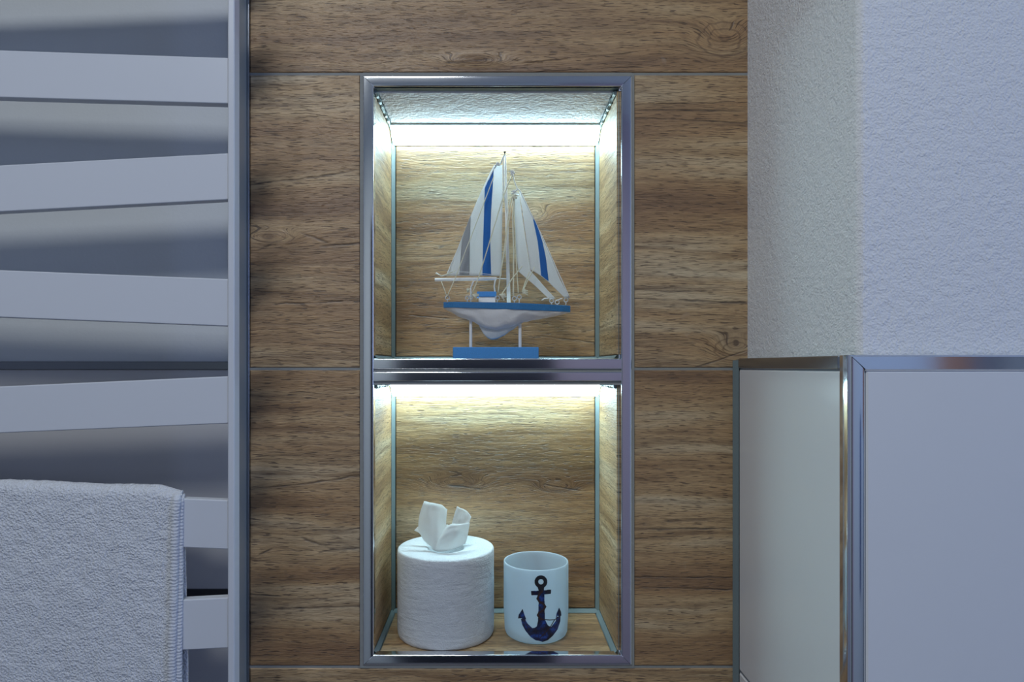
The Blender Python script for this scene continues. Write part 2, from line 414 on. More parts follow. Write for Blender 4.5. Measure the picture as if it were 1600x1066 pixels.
# tile body (joint colour) and the tiles
sx = WRT
mm.quad([(sx+.0012,.0,0),(sx+.0012,TF,0),(sx+.0012,TF,z-.001),(sx+.0012,.0,z-.001)], 1)
mm.quad([(sx,TF+.0012,0),(2.0,TF+.0012,0),(2.0,TF+.0012,z-.001),(sx,TF+.0012,z-.001)], 1)
mm.quad([(sx+.0005,.0,z-.0012),(2.0,.0,z-.0012),(2.0,TF+.0005,z-.0012),(sx+.0005,TF+.0005,z-.0012)], 3)
plz = [(-.306+.0012, TT-TRH-.0010), (-.609+.0012, -.306-.0012), (-.912+.0012, -.609-.0012), (-Z0, -.912-.0012)]
for (a, b) in plz:
    plate(mm, (sx, -.0085, Z0+a), (0,-1,0), (0,0,1), (-1,0,0), (-TF-.0085-.0125), b-a, (0, 0), 0, mat=2, ch=.0013)
    plate(mm, (sx+.0117, TF, Z0+a), (1,0,0), (0,0,1), (0,-1,0), .60, b-a, (0, 0), 0, mat=2, ch=.0010)
    plate(mm, (sx+.0117+.603, TF, Z0+a), (1,0,0), (0,0,1), (0,-1,0), .60, b-a, (0, 0), 0, mat=2, ch=.0010)
# silicone in the inside corner
mm.quad([(sx-.0035, -.0002, 0), (sx-.0003, -.0085, 0), (sx-.0003, -.0085, z-.002), (sx-.0035, -.0002, z-.002)], 3)
mm.quad([(sx-.0035, -.0002, z-.002), (sx-.0003, -.0085, z-.002), (sx+.006, -.0085, z-.001), (sx+.006, -.0002, z-.001)], 3)
struct(mm.build('wall_right', [PLASTER, TILEJOINT, WTILE, SILICONE], merge=False), 'projecting wall, pale tiles below white plaster')
# chrome edging on top of the side tiles, top of the front tiles and down the corner
def box_bevel(name, a, b, label, bev=.0012, m_=CHROME):
    q = MB(); q.box(a, b); return struct(q.build(name, m_, bevel=bev, seg=3), label)
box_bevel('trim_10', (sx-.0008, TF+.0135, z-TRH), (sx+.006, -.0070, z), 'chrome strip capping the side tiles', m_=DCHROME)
q = MB()      # mitred L on the front: top strip + vertical strip
X0 = sx-.0004; W = .0108; y0, y1 = TF-.0010, TF+.0040
def lpt(x, zz, y): return (x, y, zz)
for (a, b, c, d) in (((X0, z), (2.0, z), (2.0, z-W), (X0+W, z-W)), ((X0, z), (X0+W, z-W), (X0+W, 0), (X0, 0))):
    q.quad([lpt(*p, y0) for p in (a, b, c, d)])
qq = q
# give the faces rounded edges with narrow slanted strips
e = .0011
q = MB()
def strip(path_out, path_in, yo, yi):
    q.quad([lpt(*path_out[0], yo), lpt(*path_out[1], yo), lpt(*path_in[1], yi), lpt(*path_in[0], yi)])
M0, M1, M2 = y0, y0+.0012, y1
# top strip
q.quad([lpt(X0+.0016, z-.0012, M0), lpt(2.0, z-.0012, M0), lpt(2.0, z-W+e, M0), lpt(X0+W, z-W+e, M0)])
strip(((X0, z), (2.0, z)), ((X0+.0016, z-.0012), (2.0, z-.0012)), M1, M0)
strip(((X0+W, z-W), (2.0, z-W)), ((X0+W, z-W+e), (2.0, z-W+e)), M1, M0)
q.quad([lpt(X0, z, M2), lpt(2.0, z, M2), lpt(2.0, z, M1), lpt(X0, z, M1)])
q.quad([lpt(X0+W, z-W, M2), lpt(2.0, z-W, M2), lpt(2.0, z-W, M1), lpt(X0+W, z-W, M1)])
struct(q.build('trim_11', CHROME, merge=False), 'chrome strip capping the front tiles')
q = MB()
# corner profile: rounded outside corner, cross-section in (x,y), vertical extrusion
cp = [(sx+.0002, TF+.0125), (sx-.0006, TF+.0122), (sx-.0010, TF+.0110)]
cp += [(sx-.0012, TF+.0100), (sx-.0012, TF+.0060)]
rr = .0030
cp += [(sx-.0012+rr-rr*math.cos(a), TF-.0010+rr-rr*math.sin(a)) for a in [i*math.pi/2/8 for i in range(9)]]
cp += [(X0+W*.55, TF-.0013), (X0+W-e, TF-.0010), (X0+W, TF+.0002), (X0+W, TF+.003)]
for i in range(len(cp)-1):
    (xa, ya), (xb, yb) = cp[i], cp[i+1]
    za = z - max(0, min(W, xa-X0)); zb = z - max(0, min(W, xb-X0))
    q.quad([(xa,ya,0),(xb,yb,0),(xb,yb,zb),(xa,ya,za)])
q.quad([(sx-.0010, TF+.0125, z), (sx+.004, TF+.0125, z), (sx+.004, TF-.0002, z), (sx-.0006, TF-.0002, z)])
ob = q.build('trim_12', CHROME, merge=True)
for p in ob.data.polygons: p.use_smooth = True
ob.data.set_sharp_from_angle(angle=math.radians(28))
struct(ob, 'chrome corner profile on the projecting wall')

# the rest of the bathroom behind the camera (seen only in reflections)
RZ = 2.48; RB = -2.0
q = MB(); q.box((-1.3, RB, -.05), (2.0, .1, 0)); struct(q.build('floor', mat('grey_floor_tile', (.20,.19,.19), .4, var=.1)), 'grey bathroom floor')
q = MB(); q.box((-1.3, RB, RZ), (2.0, .13, RZ+.05)); struct(q.build('ceiling', mat('ceiling_paint', (.68,.71,.68), .9)), 'white bathroom ceiling')
q = MB(); q.quad([(-1.3,RB,0),(-1.3,.1,0),(-1.3,.1,RZ),(-1.3,RB,RZ)]); struct(q.build('wall_side', mat('side_wall_paint', (.40,.43,.50), .9)), 'side wall of the bathroom')
WY0, WY1, WZ0, WZ1 = -1.60, -.72, 1.20, 2.20; DX0, DX1, DZ = -.42, .26, 2.05
q = MB()
for (a, b, c, d) in ((RB, WY0, 0, RZ), (WY1, TF, 0, RZ), (WY0, WY1, 0, WZ0), (WY0, WY1, WZ1, RZ)):
    q.quad([(2.0,a,c),(2.0,b,c),(2.0,b,d),(2.0,a,d)])
struct(q.build('wall_far', mat('far_wall_paint', (.60,.64,.74), .9)), 'far side wall of the bathroom')
q = MB()
for (a, b, c, d, k) in ((-1.3, DX0, 0, RZ, 1), (DX1, .85, 0, RZ, 0), (.85, 1.19, 0, RZ, 1), (1.19, 1.33, 0, Z0-.80, 1), (1.19, 1.33, Z0-.80, Z0-.17, 2), (1.19, 1.33, Z0-.17, RZ, 1), (1.33, 1.54, 0, RZ, 1), (1.54, 1.66, 0, Z0-.25, 1), (1.54, 1.66, Z0-.25, Z0+.25, 3), (1.54, 1.66, Z0+.25, RZ, 1), (1.66, 1.78, 0, RZ, 4), (1.78, 2.0, 0, RZ, 1), (DX0, DX1, DZ, RZ, 1)):  # mauve, blue, orange and grey areas put in for the chrome to reflect
    q.quad([(a,RB,c),(b,RB,c),(b,RB,d),(a,RB,d)], k)
struct(q.build('wall_rear', [mat('rear_wall_paint', (.50,.41,.45), .8), mat('rear_white_paint', (.70,.74,.72), .8), mat('reflected_blue_patch', (.02,.06,.18), .5), mat('reflected_orange_patch', (.55,.20,.05), .6), mat('reflected_grey_patch', (.25,.27,.30), .6)]), 'wall behind the camera, part mauve and part white, with patches added for the chrome to reflect')
q = MB(); q.box((DX0, RB-.04, 0), (DX1, RB-.01, DZ)); q.box((DX1-.14, RB-.01, 1.0), (DX1-.04, RB+.03, 1.02))
struct(q.build('door_1', mat('dark_door', (.02,.022,.035), .5), bevel=.004), 'dark door added behind the camera for the chrome to reflect')  # added so the chrome picks up a dark reflection
q = MB()
for (a, b, c, d) in ((WY0, WY1, WZ0, WZ0+.05), (WY0, WY1, WZ1-.05, WZ1), (WY0, WY0+.05, WZ0, WZ1), (WY1-.05, WY1, WZ0, WZ1), (-1.18, -1.14, WZ0, WZ1)):
    q.box((2.0, a, c), (2.05, b, d))
struct(q.build('window_1', mat('window_frame_white', (.7,.7,.72), .4), bevel=.003), 'white window frame in the far side wall')
for (lx, ly, ll) in ((LAMP[0], LAMP[1], 'round flush ceiling lamp nearest the radiator'), (FILL_LAMP[0], FILL_LAMP[1], 'round ceiling lamp added to brighten the rear of the room')):  # the second housing belongs to the added fill lamp
    lf = thing('ceiling_lamp', ll, 'lamp', (lx, ly, RZ), 'ceiling lamps')
    q = MB()
    q.tube([(lx, ly, RZ), (lx, ly, RZ-.02), (lx, ly, RZ-.05)], [.14, .15, .145], 40)
    q.build('lamp_housing', mat('lamp_white', (.7,.7,.7), .4), lf)
# ------------------------------------------------------------------ LED light bars
def emis(name, col, st):
    t = NT(name); t.b.inputs['Base Color'].default_value = (.8,.8,.8,1)
    t.b.inputs['Emission Color'].default_value = (*col, 1); t.b.inputs['Emission Strength'].default_value = st
    return t.m
LED = emis('lit_led_diffuser', LED_COLOR, LED_STRENGTH)
def led_bar(label, zc):
    a, b = NX0+.0015, NX1-.0015
    zt = Z0+zc
    ya, zb = ND-.0255, zt-.0165
    th = thing('led_light_bar', label, 'light', (.0015, ND, zt), 'led light bars at the back of the niches')
    q = MB()
    tri = [(ya-.0010, zt-.0002), (ya-.0010, zt-.0020), (ya-.0004, zt-.0022), (ND-.0012, zb-.0004), (ND-.0002, zb-.0004), (ND-.0002, zt-.0002)]
    for x in (a, b): q.quad([(x, *p) for p in tri])
    for i in (0, 3, 4, 5):
        j = (i+1) % 6
        q.quad([(a,*tri[i]),(b,*tri[i]),(b,*tri[j]),(a,*tri[j])])
    q.build('housing', ALU, th)
    q = MB()
    n = 6; pts = []
    for i in range(n+1):
        f = i/n; y = (ya+.0004)*(1-f) + (ND-.0016)*f; zz = (zt-.0020)*(1-f) + zb*f
        k = .0034*math.sin(math.pi*f); pts.append((y-k, zz-k))
    for i in range(n): q.quad([(a+.001,*pts[i]),(b-.001,*pts[i]),(b-.001,*pts[i+1]),(a+.001,*pts[i+1])])
    q.build('diffuser', LED, th, smooth=True)
    return th
led_bar('glowing white light bar at the top of the upper niche above the sailboat', UC)
led_bar('glowing white light bar under the middle shelf above the toilet roll', LC)

# ------------------------------------------------------------------ model sailboat
BY = .056
BLUE = mat('chalky_blue_paint', (.075, .33, .80), .65, bump=(500, .4, .0004), var=.22, vscale=700)
DBLUE = mat('deep_blue_paint', (.035, .20, .46), .55, bump=(400, .4, .0004), var=.25, vscale=500)
WPAINT = mat('white_boat_paint', (.93, .93, .93), .6, bump=(350, .5, .0007), var=.03)
KPAINT = mat('shaded_keel_paint', (.72, .75, .75), .5, bump=(250, .5, .0007), var=.08)  # white keel greyed, its shade is put into the colour
ROPE = mat('cream_string', (.84, .82, .66), .9, bump=(1500, .6, .0004))
WROPE = mat('white_string', (.86, .87, .88), .9, bump=(1500, .6, .0004))
def cloth(name, col, trans=.35):
    t = NT(name); oc = t.obj()
    wv = t.n('ShaderNodeTexWave', bands_direction='X'); t.lk(oc, wv.inputs['Vector']); wv.inputs['Scale'].default_value = 700
    wh = t.n('ShaderNodeTexWave', bands_direction='Z'); t.lk(oc, wh.inputs['Vector']); wh.inputs['Scale'].default_value = 700
    h = t.math('ADD', wv.outputs[1], wh.outputs[1])
    n = t.noise(oc, 1200, 2)
    t.lk(t.mix(n, tuple(c*.82 for c in col), tuple(min(1, c*1.12) for c in col)), t.b.inputs['Base Color'])
    t.b.inputs['Roughness'].default_value = .9; t.b.inputs['Specular IOR Level'].default_value = .1
    t.lk(t.bump(h, .4, .0003), t.b.inputs['Normal'])
    tr = t.n('ShaderNodeBsdfTranslucent'); tr.inputs[0].default_value = (*col, 1)
    mx = t.n('ShaderNodeMixShader'); mx.inputs[0].default_value = trans
    t.lk(t.b.outputs[0], mx.inputs[1]); t.lk(tr.outputs[0], mx.inputs[2]); t.lk(mx.outputs[0], t.out.inputs[0])
    return t.m
SAIL = cloth('white_sail_cloth', (.92, .92, .93), .5); STRIPE = cloth('blue_sail_stripe', (.08, .30, .78), .35)
boat = thing('model_sailboat', 'blue and white wooden model sailboat on a blue stand in the upper niche', 'sailboat', (P(775,0,BY).x, BY, Z0+UF))
# stand
bx0, bx1 = P(709, 0, BY).x, P(841.5, 0, BY-.012).x
q = MB(); q.box((bx0, BY-.016, Z0+UF+.0001), (bx1, BY+.016, P(0, 542.5, BY-.016).z))
q.build('base', BLUE, boat, bevel=.0009)
for px, ztop in ((735.5, 500), (812.5, 506)):
    q = MB(); c = P(px, ztop, BY); q.tube([(c.x, BY, P(0,543,BY-.01).z-.0016), (c.x, BY, c.z)], .0017, 12)
    q.build('stand_post', WPAINT, boat, smooth=False)
# hull loft
def interp(tab, x):
    for (a, b) in zip(tab, tab[1:]):
        if a[0] <= x <= b[0]:
            f = (x-a[0])/(b[0]-a[0]); f = f*f*(3-2*f)*.5 + f*.5
            return a[1] + (b[1]-a[1])*f
    return tab[-1][1] if x > tab[-1][0] else tab[0][1]
deck = [(694, 473.5), (770, 475), (891, 478)]
bandb = [(694, 482), (775, 485), (840, 487), (891, 488)]
bott = [(694, 483), (702, 487), (720, 496), (738, 502), (748, 508), (760, 514), (776, 517), (795, 513), (815, 504), (835, 500), (860, 496), (880, 491), (891, 488.5)]
halfw = [(694, .0085), (715, .0135), (760, .0175), (810, .0170), (850, .0110), (875, .0055), (891, .0006)]
xs = [694 + (891-694)*i/64 for i in range(65)]
def hull_rows(sections):
    rws = []
    for x in xs:
        rws.append(sections(x))
    return rws
def hp(x, py, yoff):         # pixel on the boat's plane, moved in depth
    p = P(x, py, BY); return Vector((p.x, BY+yoff, p.z))
def sec_white(x):
    hw = interp(halfw, x); zb = interp(bandb, x)-.6; zk = max(interp(bott, x), zb+.3)
    r = []
    for i in range(-10, 11):
        f = abs(i)/10; s = 1 if i > 0 else -1
        # f=1 at band, f=0 at keel
        yy = hw*(f**.55)*s if i else 0
        py = zk + (zb-zk)*(f**1.7)
        r.append(hp(x, py + 1.1*noise.noise(Vector((x*.06, i*.35, 3))) * (1 if 0 < f < 1 else 0), yy*(.97 + .10*noise.noise(Vector((x*.05, i*.3, 9))))))
    return r
q = MB(); q.grid(hull_rows(sec_white)); r0 = hull_rows(sec_white)
q.quad(r0[0]); q.build('hull', WPAINT, boat, smooth=True)
q = MB()
def sec_band(x):
    hw = interp(halfw, x); zb = interp(bandb, x); zt = interp(deck, x)
    return [hp(x, zb, -hw), hp(x, zb-1, -hw-.0003), hp(x, zt+1, -hw-.0003), hp(x, zt, -hw), hp(x, zt, hw), hp(x, zt+1, hw+.0003), hp(x, zb, hw)]
rb = hull_rows(sec_band); q.grid(rb, closed=True); q.quad(rb[0]); q.quad(rb[-1])
band = q.build('gunwale_band', DBLUE, boat)
q = MB()
rdk = [[hp(x, interp(deck, x)-.35, -interp(halfw, x)*.93), hp(x, interp(deck, x)-.35, interp(halfw, x)*.93)] for x in xs[1:-1]]
q.grid(rdk); q.build('deck', WPAINT, boat)
# keel fin
kt = [(748, 508), (752, 516), (757, 524), (763, 529), (768, 531), (776, 530), (786, 525.5), (800, 516), (810, 509), (818, 504)]
q = MB()
rw = []
for i in range(31):
    x = 748 + 70*i/30; zb = interp(kt, x); zt = min(zb-1, 500)
    th = .0035*math.sin(math.pi*i/30)+.0006
    rw.append([hp(x, zt, -th*1.6), hp(x, zb-2.5, -th*.8), hp(x, zb-.6, -th*.45), hp(x, zb, 0), hp(x, zb-.6, th*.45), hp(x, zb-2.5, th*.8), hp(x, zt, th*1.6)])
q.grid(rw); q.quad(rw[0]); q.quad(rw[-1]); q.build('keel', KPAINT, boat, smooth=True)
# cabin
cab = thing_c = None
q = MB(); a = P(748, 465, BY); b = P(774, 475, BY); q.box((a.x, BY-.008, b.z), (b.x, BY+.008, a.z)); cabin = q.build('cabin', WPAINT, boat, bevel=.0006)
q = MB(); a = P(745.5, 457, BY); b = P(775.5, 465, BY)
q.box((a.x, BY-.0095, b.z), (b.x, BY+.0095, a.z)); q.build('cabin_roof', BLUE, cabin, bevel=.0007)
# spars
q = MB(); q.tube([hp(789.2, 243, 0), hp(789.8, 262, 0), hp(792, 350, 0), hp(795, 475, 0)], [.0009, .0012, .0017, .0021], 12)
mast = q.build('mast', WPAINT, boat, smooth=True)
q = MB(); q.tube([hp(788.8, 244, 0), hp(788.8, 238.3, 0)], .0005, 8); q.tube([hp(788.8, 238.4, 0), hp(788.8, 237.2, 0)], .0014, 12)
q.build('mast_pin', mat('dark_pin', (.02,.02,.02), .4, .8), mast)
q = MB(); q.tube([hp(680, 438.2, -.004), hp(776, 435.8, -.002)], [.0018, .0017], 10); q.tube([hp(776, 435.6, -.002), hp(792, 436, 0)], .0005, 6)
q.build('boom', WPAINT, boat)
# sails
def ipt(pts, y):
    for (a, b) in zip(pts, pts[1:]):
        if a[1] <= y <= b[1]: return a[0] + (b[0]-a[0])*(y-a[1])/max(1e-6, b[1]-a[1])
    return pts[-1][0] if y > pts[-1][1] else pts[0][0]
def sail(name, left, right, depth, mat_, parent, ny=50, nx=14, off=0, th=.0004):
    y0, y1 = max(left[0][1], right[0][1]), min(left[-1][1], right[-1][1])
    front = []; back = []
    for i in range(ny+1):
        y = y0 + (y1-y0)*i/ny; xl, xr = ipt(left, y), ipt(right, y)
        front.append([hp(xl+(xr-xl)*j/nx, y, depth(xl+(xr-xl)*j/nx, y)-off) for j in range(nx+1)])
        back.append([p + Vector((0, th, 0)) for p in front[-1]])
    q = MB(); q.grid(front); q.grid([r[::-1] for r in back])
    edge_f = front[0] + [r[-1] for r in front[1:]] + front[-1][::-1][1:] + [r[0] for r in front[::-1]][1:]
    for a, b in zip(edge_f, edge_f[1:]):
        q.quad([a, b, b+Vector((0, th, 0)), a+Vector((0, th, 0))])
    return q.build(name, mat_, parent, smooth=True, merge=True)
def dmain(x, y):
    f = (y-259)/172
    return -.002 - .005*math.sin(math.pi*min(1, max(0, f)))*math.sin(math.pi*min(1, max(0, (788-x)/90))) + .0012*math.sin((x-698)*.16+y*.004)*f
mainL = [(772, 259), (765, 272), (745, 317), (698, 431.5)]
mainR = [(785, 259), (785.5, 300), (784.5, 360), (783.5, 431.5)]
ms = sail('mainsail', mainL, mainR, dmain, SAIL, boat)
sail('sail_stripe', [(771, 264), (757.5, 296), (756.6, 330), (755, 380), (753.8, 431)], [(771.6, 264), (769.8, 296), (767.5, 330), (766, 380), (767.5, 431)], dmain, STRIPE, ms, off=.0002, nx=4, th=.0001)
# grey patch that paints in the mainsail's fold and its shadow
sail('sail_fold_shade', [(735, 340), (722, 375), (718, 430)], [(736, 340), (734.5, 375), (733.5, 430)], dmain, cloth('grey_fold_shade', (.62,.64,.66)), ms, off=.0003, nx=4, th=.0001)
def djib(x, y):
    f = (y-300)/166
    return -.001 + .0016*math.sin((x-800)*.14)*f
def djib2(x, y):
    f = (y-300)/166
    return -.0035 - .006*math.sin(math.pi*min(1, max(0, f)))*min(1, max(0, (x-815)/25)) + .0015*math.sin((x-800)*.13)
sail('staysail', [(803, 303), (804, 340), (807, 400), (810, 424), (858, 467)], [(811, 303), (815, 330), (822, 380), (829, 424), (868, 467)], djib, SAIL, boat)
j2 = sail('jib', [(811, 300), (816, 330), (822.5, 380), (828.5, 423), (843, 432), (856, 441), (882, 466.5)], [(813.5, 300), (830, 337), (849, 380), (862, 409), (874, 438), (889, 466.5)], djib2, SAIL, boat, nx=16)
sail('sail_stripe', [(831, 339.5), (833, 350), (839, 380), (842.5, 410), (844.5, 432), (855.5, 440)], [(831.6, 339.5), (838, 355), (846.5, 380), (852, 405), (855.3, 430), (856.5, 440)], djib2, STRIPE, j2, off=.0002, nx=5, th=.0001)
# ropes
def rope(pts, yo=-.008, r=.00062, m_=ROPE, name='rigging_line'):
    q = MB()
    pp = [hp(x, y, yo if not isinstance(yo, (list, tuple)) else yo[i]) for i, (x, y) in enumerate(pts)]
    # subdivide with a slight sag so the cord reads as string
    out = []
    for a, b in zip(pp, pp[1:]):
        n = max(2, int((b-a).length/.004))
        for k in range(n): out.append(a.lerp(b, k/n) + Vector((noise.noise(a*300+Vector((k*.7,0,0)))*.0002, 0, 0)))
    out.append(pp[-1]); q.tube(out, r, 6)
    return q.build(name, m_, boat, smooth=True)
rope([(788.6, 243), (785, 249), (782, 257), (776, 259), (771.5, 265)], -.002, .0008, WROPE)
rope([(771.5, 265), (757, 297), (735, 346), (697.5, 431.5)], -.0035, .0005, WROPE)
rope([(786.5, 245), (786.8, 300), (791, 330)], [-.002, -.006, -.004], .0005, WROPE)
rope([(772, 278), (757, 320), (727, 399), (714, 433), (700, 465)], [-.008, -.012, -.013, -.012, -.012], .0005)
rope([(800, 276), (794, 290), (785, 315), (760, 399), (749, 435), (738, 462)], [-.004, -.007, -.010, -.015, -.015, -.014])
rope([(802, 305), (796, 320), (787, 400), (782, 430), (778, 459)], [-.004, -.008, -.012, -.013, -.014])
rope([(803, 305), (798, 330), (792, 365), (788, 400)], [-.004, -.008, -.012, -.012], .0005)
rope([(803, 306), (801, 340), (802, 400), (801.5, 464)], [-.004, -.008, -.012, -.014], .0008)
rope([(804, 306), (803, 330), (806, 400), (809, 460)], [-.004, -.006, -.006, -.014], .0005)
rope([(800, 272), (802, 276), (803, 284), (808, 296), (813, 301), (849, 379.5), (889, 466)], [-.003, -.004, -.004, -.004, -.004, -.011, -.005], .0006, WROPE)
rope([(783, 463), (800, 438), (815, 419)], -.014, .0006)
rope([(816, 457), (824, 440), (834, 420)], -.012, .0005)
rope([(815, 458), (820, 443), (826, 427)], -.010, .0005)
rope([(691, 442), (699, 465)], -.010, .0005)
rope([(740, 440), (736, 450), (736, 466)], -.004, .0008, WROPE)
rope([(774, 438), (772, 448), (774, 462)], -.004, .0008, WROPE)
rope([(681, 429), (686, 430.5), (692, 433), (712, 424.5)], -.007, .0005)
rope([(682, 427.5), (690, 433), (698, 431)], -.0065, .0006, WROPE)
rope([(699, 426), (730, 427), (777, 432)], -.0085, .0003, WROPE)
rope([(856, 467), (850, 467.5), (846, 470)], -.006, .0006, WROPE)
rope([(878, 467), (873, 469), (868, 471)], -.006, .0005, WROPE)
# knots and frayed ends
def tuft(cx, cy, n, r, yo, ln, a0, a1, m_=ROPE):
    q = MB()
    for k in range(n):
        a = math.radians(a0 + (a1-a0)*k/max(1, n-1) + random.uniform(-8, 8)); L = ln*random.uniform(.6, 1.1)
        c = (cx + random.uniform(-.6, .6), cy+random.uniform(-.6, .6))
        q.tube([hp(c[0], c[1], yo), hp(c[0]+L*.5*math.cos(a), c[1]-L*.5*math.sin(a)-.6, yo-.001), hp(c[0]+L*math.cos(a), c[1]-L*math.sin(a), yo-.0015)], r, 5)
    return q.build('knotted_string', m_, boat, smooth=True)
tuft(800.5, 273, 10, .0006, -.004, 5, 0, 340, WROPE)
tuft(803, 309, 12, .0006, -.005, 6, 200, 420)
tuft(804, 303, 8, .0006, -.003, 6, 10, 190, WROPE)
tuft(778, 259.5, 7, .0006, -.003, 5.5, -20, 200, WROPE)
tuft(816, 460, 12, .0006, -.014, 8, -30, 60)
tuft(739, 463, 6, .0008, -.014, 9, -50, 10)
tuft(781, 463, 7, .0008, -.014, 10, -50, 10)
tuft(732, 458, 4, .0007, -.010, 6, 60, 110)
# deck eyelets
for (x, y, yo) in ((700, 467, -.010), (731, 467.5, -.013), (736, 466.5, -.011), (777, 468, -.015), (803, 469, -.015), (810.5, 466.5, -.014), (861, 471, -.006), (870, 473, -.004), (884, 469.5, -.002)):
    q = MB(); c = hp(x, y, yo); R_ = .0022
    q.tube([c + Vector((R_*math.cos(t*math.pi/6), 0, R_*math.sin(t*math.pi/6))) for t in range(13)], .00055, 6, caps=False)
    q.tube([c + Vector((0, 0, -R_)), hp(x, interp(deck, x)+1, yo)], .0006, 6)
    q.build('eyelet', mat('white_painted_wire', (.62,.64,.68), .35, .3) if 'white_painted_wire' not in bpy.data.materials else bpy.data.materials['white_painted_wire'], boat, smooth=True)

# ------------------------------------------------------------------ toilet roll
PAPER = NT('tissue_paper'); oc = PAPER.obj()
PAPER.b.inputs['Base Color'].default_value = (.67, .70, .73, 1); PAPER.b.inputs['Roughness'].default_value = .95
PAPER.b.inputs['Specular IOR Level'].default_value = .1
h1 = PAPER.noise(oc, 90, 4, .6); h2 = PAPER.noise(oc, 900, 2)
wv_ = PAPER.noise(PAPER.scale(oc, (20, 20, 120)), 1, 3, .6, 1.0)
hh = PAPER.math('ADD', PAPER.math('MULTIPLY', h1, .7), PAPER.math('ADD', PAPER.math('MULTIPLY', h2, .25), PAPER.math('MULTIPLY', wv_, .5)))
PAPER.lk(PAPER.bump(hh, .85, .0026), PAPER.b.inputs['Normal']); PAPER = PAPER.m
RCX, RCY, RR, RT = -.0536, .0620, .0535, -.2008
roll = thing('toilet_roll', 'white toilet roll with its inner sheets pulled up, standing in the lower niche', 'toilet roll', (RCX, RCY, Z0+LF))
def roll_pt(a, r, zz): return Vector((RCX + r*math.cos(a), RCY + r*math.sin(a), Z0+zz))
q = MB(); rws = []
NA = 160
hole = .0195
profile = [(RR-.0035, LF+.0001), (RR-.0012, LF+.0010), (RR-.0003, LF+.003)] + [(RR, LF+.003 + (RT-LF-.006)*i/26) for i in range(1, 26)] + [(RR-.0003, RT-.0016), (RR-.0012, RT-.0004), (RR-.0025, RT), (RR-.012, RT-.0002), (hole+.006, RT-.0008), (hole+.001, RT-.0014), (hole, RT-.003), (hole, RT-.030)]
dents = [(-100, .5, -.217, .0032), (-112, .5, -.219, .003), (-103, .5, -.264, .004), (-85, .5, -.213, .002), (-60, .5, -.213, .003), (-80, .5, -.245, .003), (-72, .5, -.235, .0025), (-70, .5, -.262, .003)]
for (r, zz) in profile:
    row = []
    for k in range(NA):
        a = 2*math.pi*k/NA; rr = r
        if r > RR-.002:
            for (da, _, dz, dr) in dents:
                dd = ((a - math.radians(da) + math.pi) % (2*math.pi) - math.pi) * RR
                rr -= .0011*math.exp(-(dd*dd + (zz-dz)**2)/(dr*dr*.35))
            rr += .00035*noise.noise(Vector((a*3, zz*60, 0)))
        dz = .0005*noise.noise(Vector((math.cos(a)*2, math.sin(a)*2, 5))) if zz > RT-.004 else 0
        row.append(roll_pt(a, rr, zz+dz))
    rws.append(row)
q.grid(rws, closed=True); q.quad(rws[0][::-1])
q.quad(rws[-1])
rb_ = q.build('paper_roll', PAPER, roll, smooth=True)
# pulled-up sheets: patches between a lower and an upper rail given as (px, py, depth)
def cat(pts, t):
    n = len(pts)-1; s = min(n-1e-6, t*n); i = int(s); f = s-i
    p = [pts[max(0, min(n, i+k))] for k in (-1, 0, 1, 2)]
    return tuple(.5*((2*p[1][c]) + (-p[0][c]+p[2][c])*f + (2*p[0][c]-5*p[1][c]+4*p[2][c]-p[3][c])*f*f + (-p[0][c]+3*p[1][c]-3*p[2][c]+p[3][c])*f**3) for c in range(3))
TISSUE = cloth('crumpled_tissue', (.93, .94, .94), .6)
def petal(lo, mi, hi, nm='tissue_sheet', nu=22, nv=18, cr=.0006, seed=0):
    q = MB(); front = []
    for j in range(nv+1):
        v = j/nv; row = []
        for i in range(nu+1):
            u = i/nu
            a, b, c = cat(lo, u), cat(mi, u), cat(hi, u)
            x = [a[k]*(1-v)*(1-2*v) + b[k]*4*v*(1-v) + c[k]*v*(2*v-1) for k in range(3)]
            p = P(x[0], x[1], x[2]); nn = noise.noise(Vector((u*5+seed, v*5, seed)))
            row.append(p + Vector((0, nn*cr*2, nn*cr*.4)))
        front.append(row)
    q.grid(front); q.grid([[p + Vector((0, .00025, 0)) for p in r][::-1] for r in front])
    e_ = front[0] + [r[-1] for r in front[1:]] + front[-1][::-1][1:] + [r[0] for r in front[::-1]][1:]
    for a, b in zip(e_, e_[1:]): q.quad([a, b, b+Vector((0,.00025,0)), a+Vector((0,.00025,0))])
    return q.build(nm, TISSUE, roll, smooth=True)
petal([(672, 852, .048), (680, 860, .044), (690, 861, .043), (700, 857, .045)],
      [(654, 826, .055), (668, 828, .050), (684, 828, .050), (697, 828, .057)],
      [(662.5, 783.5, .062), (674, 785.5, .060), (689, 789, .063), (699, 796, .068)], seed=1)
petal([(674, 857, .050), (683, 862, .041), (704, 860, .040), (727, 850, .050)],
      [(684, 845, .046), (694, 836, .040), (714, 832, .041), (731, 836, .055)],
      [(690, 833, .050), (702, 820, .046), (718, 819, .047), (734, 817, .060)], seed=5)
petal([(700, 850, .072), (708, 850, .070), (718, 848, .069), (728, 845, .066)],
      [(706, 818, .074), (714, 820, .073), (723, 822, .073), (732, 822, .072)],
      [(714, 791.5, .078), (720, 794, .078), (730, 799, .078), (736.5, 808, .076)], seed=9)
petal([(672, 850, .066), (676, 854, .064), (682, 856, .060), (690, 856, .058)],
      [(658, 836, .070), (664, 838, .068), (672, 838, .064), (680, 836, .062)],
      [(647, 829.5, .072), (652, 824, .072), (657, 821, .070), (664, 818, .068)], seed=12)
petal([(690, 858, .060), (698, 858, .060), (708, 856, .060), (720, 850, .060)],
      [(690, 836, .066), (698, 834, .066), (708, 834, .066), (718, 836, .066)],
      [(693, 822, .070), (699, 820, .070), (706, 823, .070), (714, 824, .070)], seed=15)

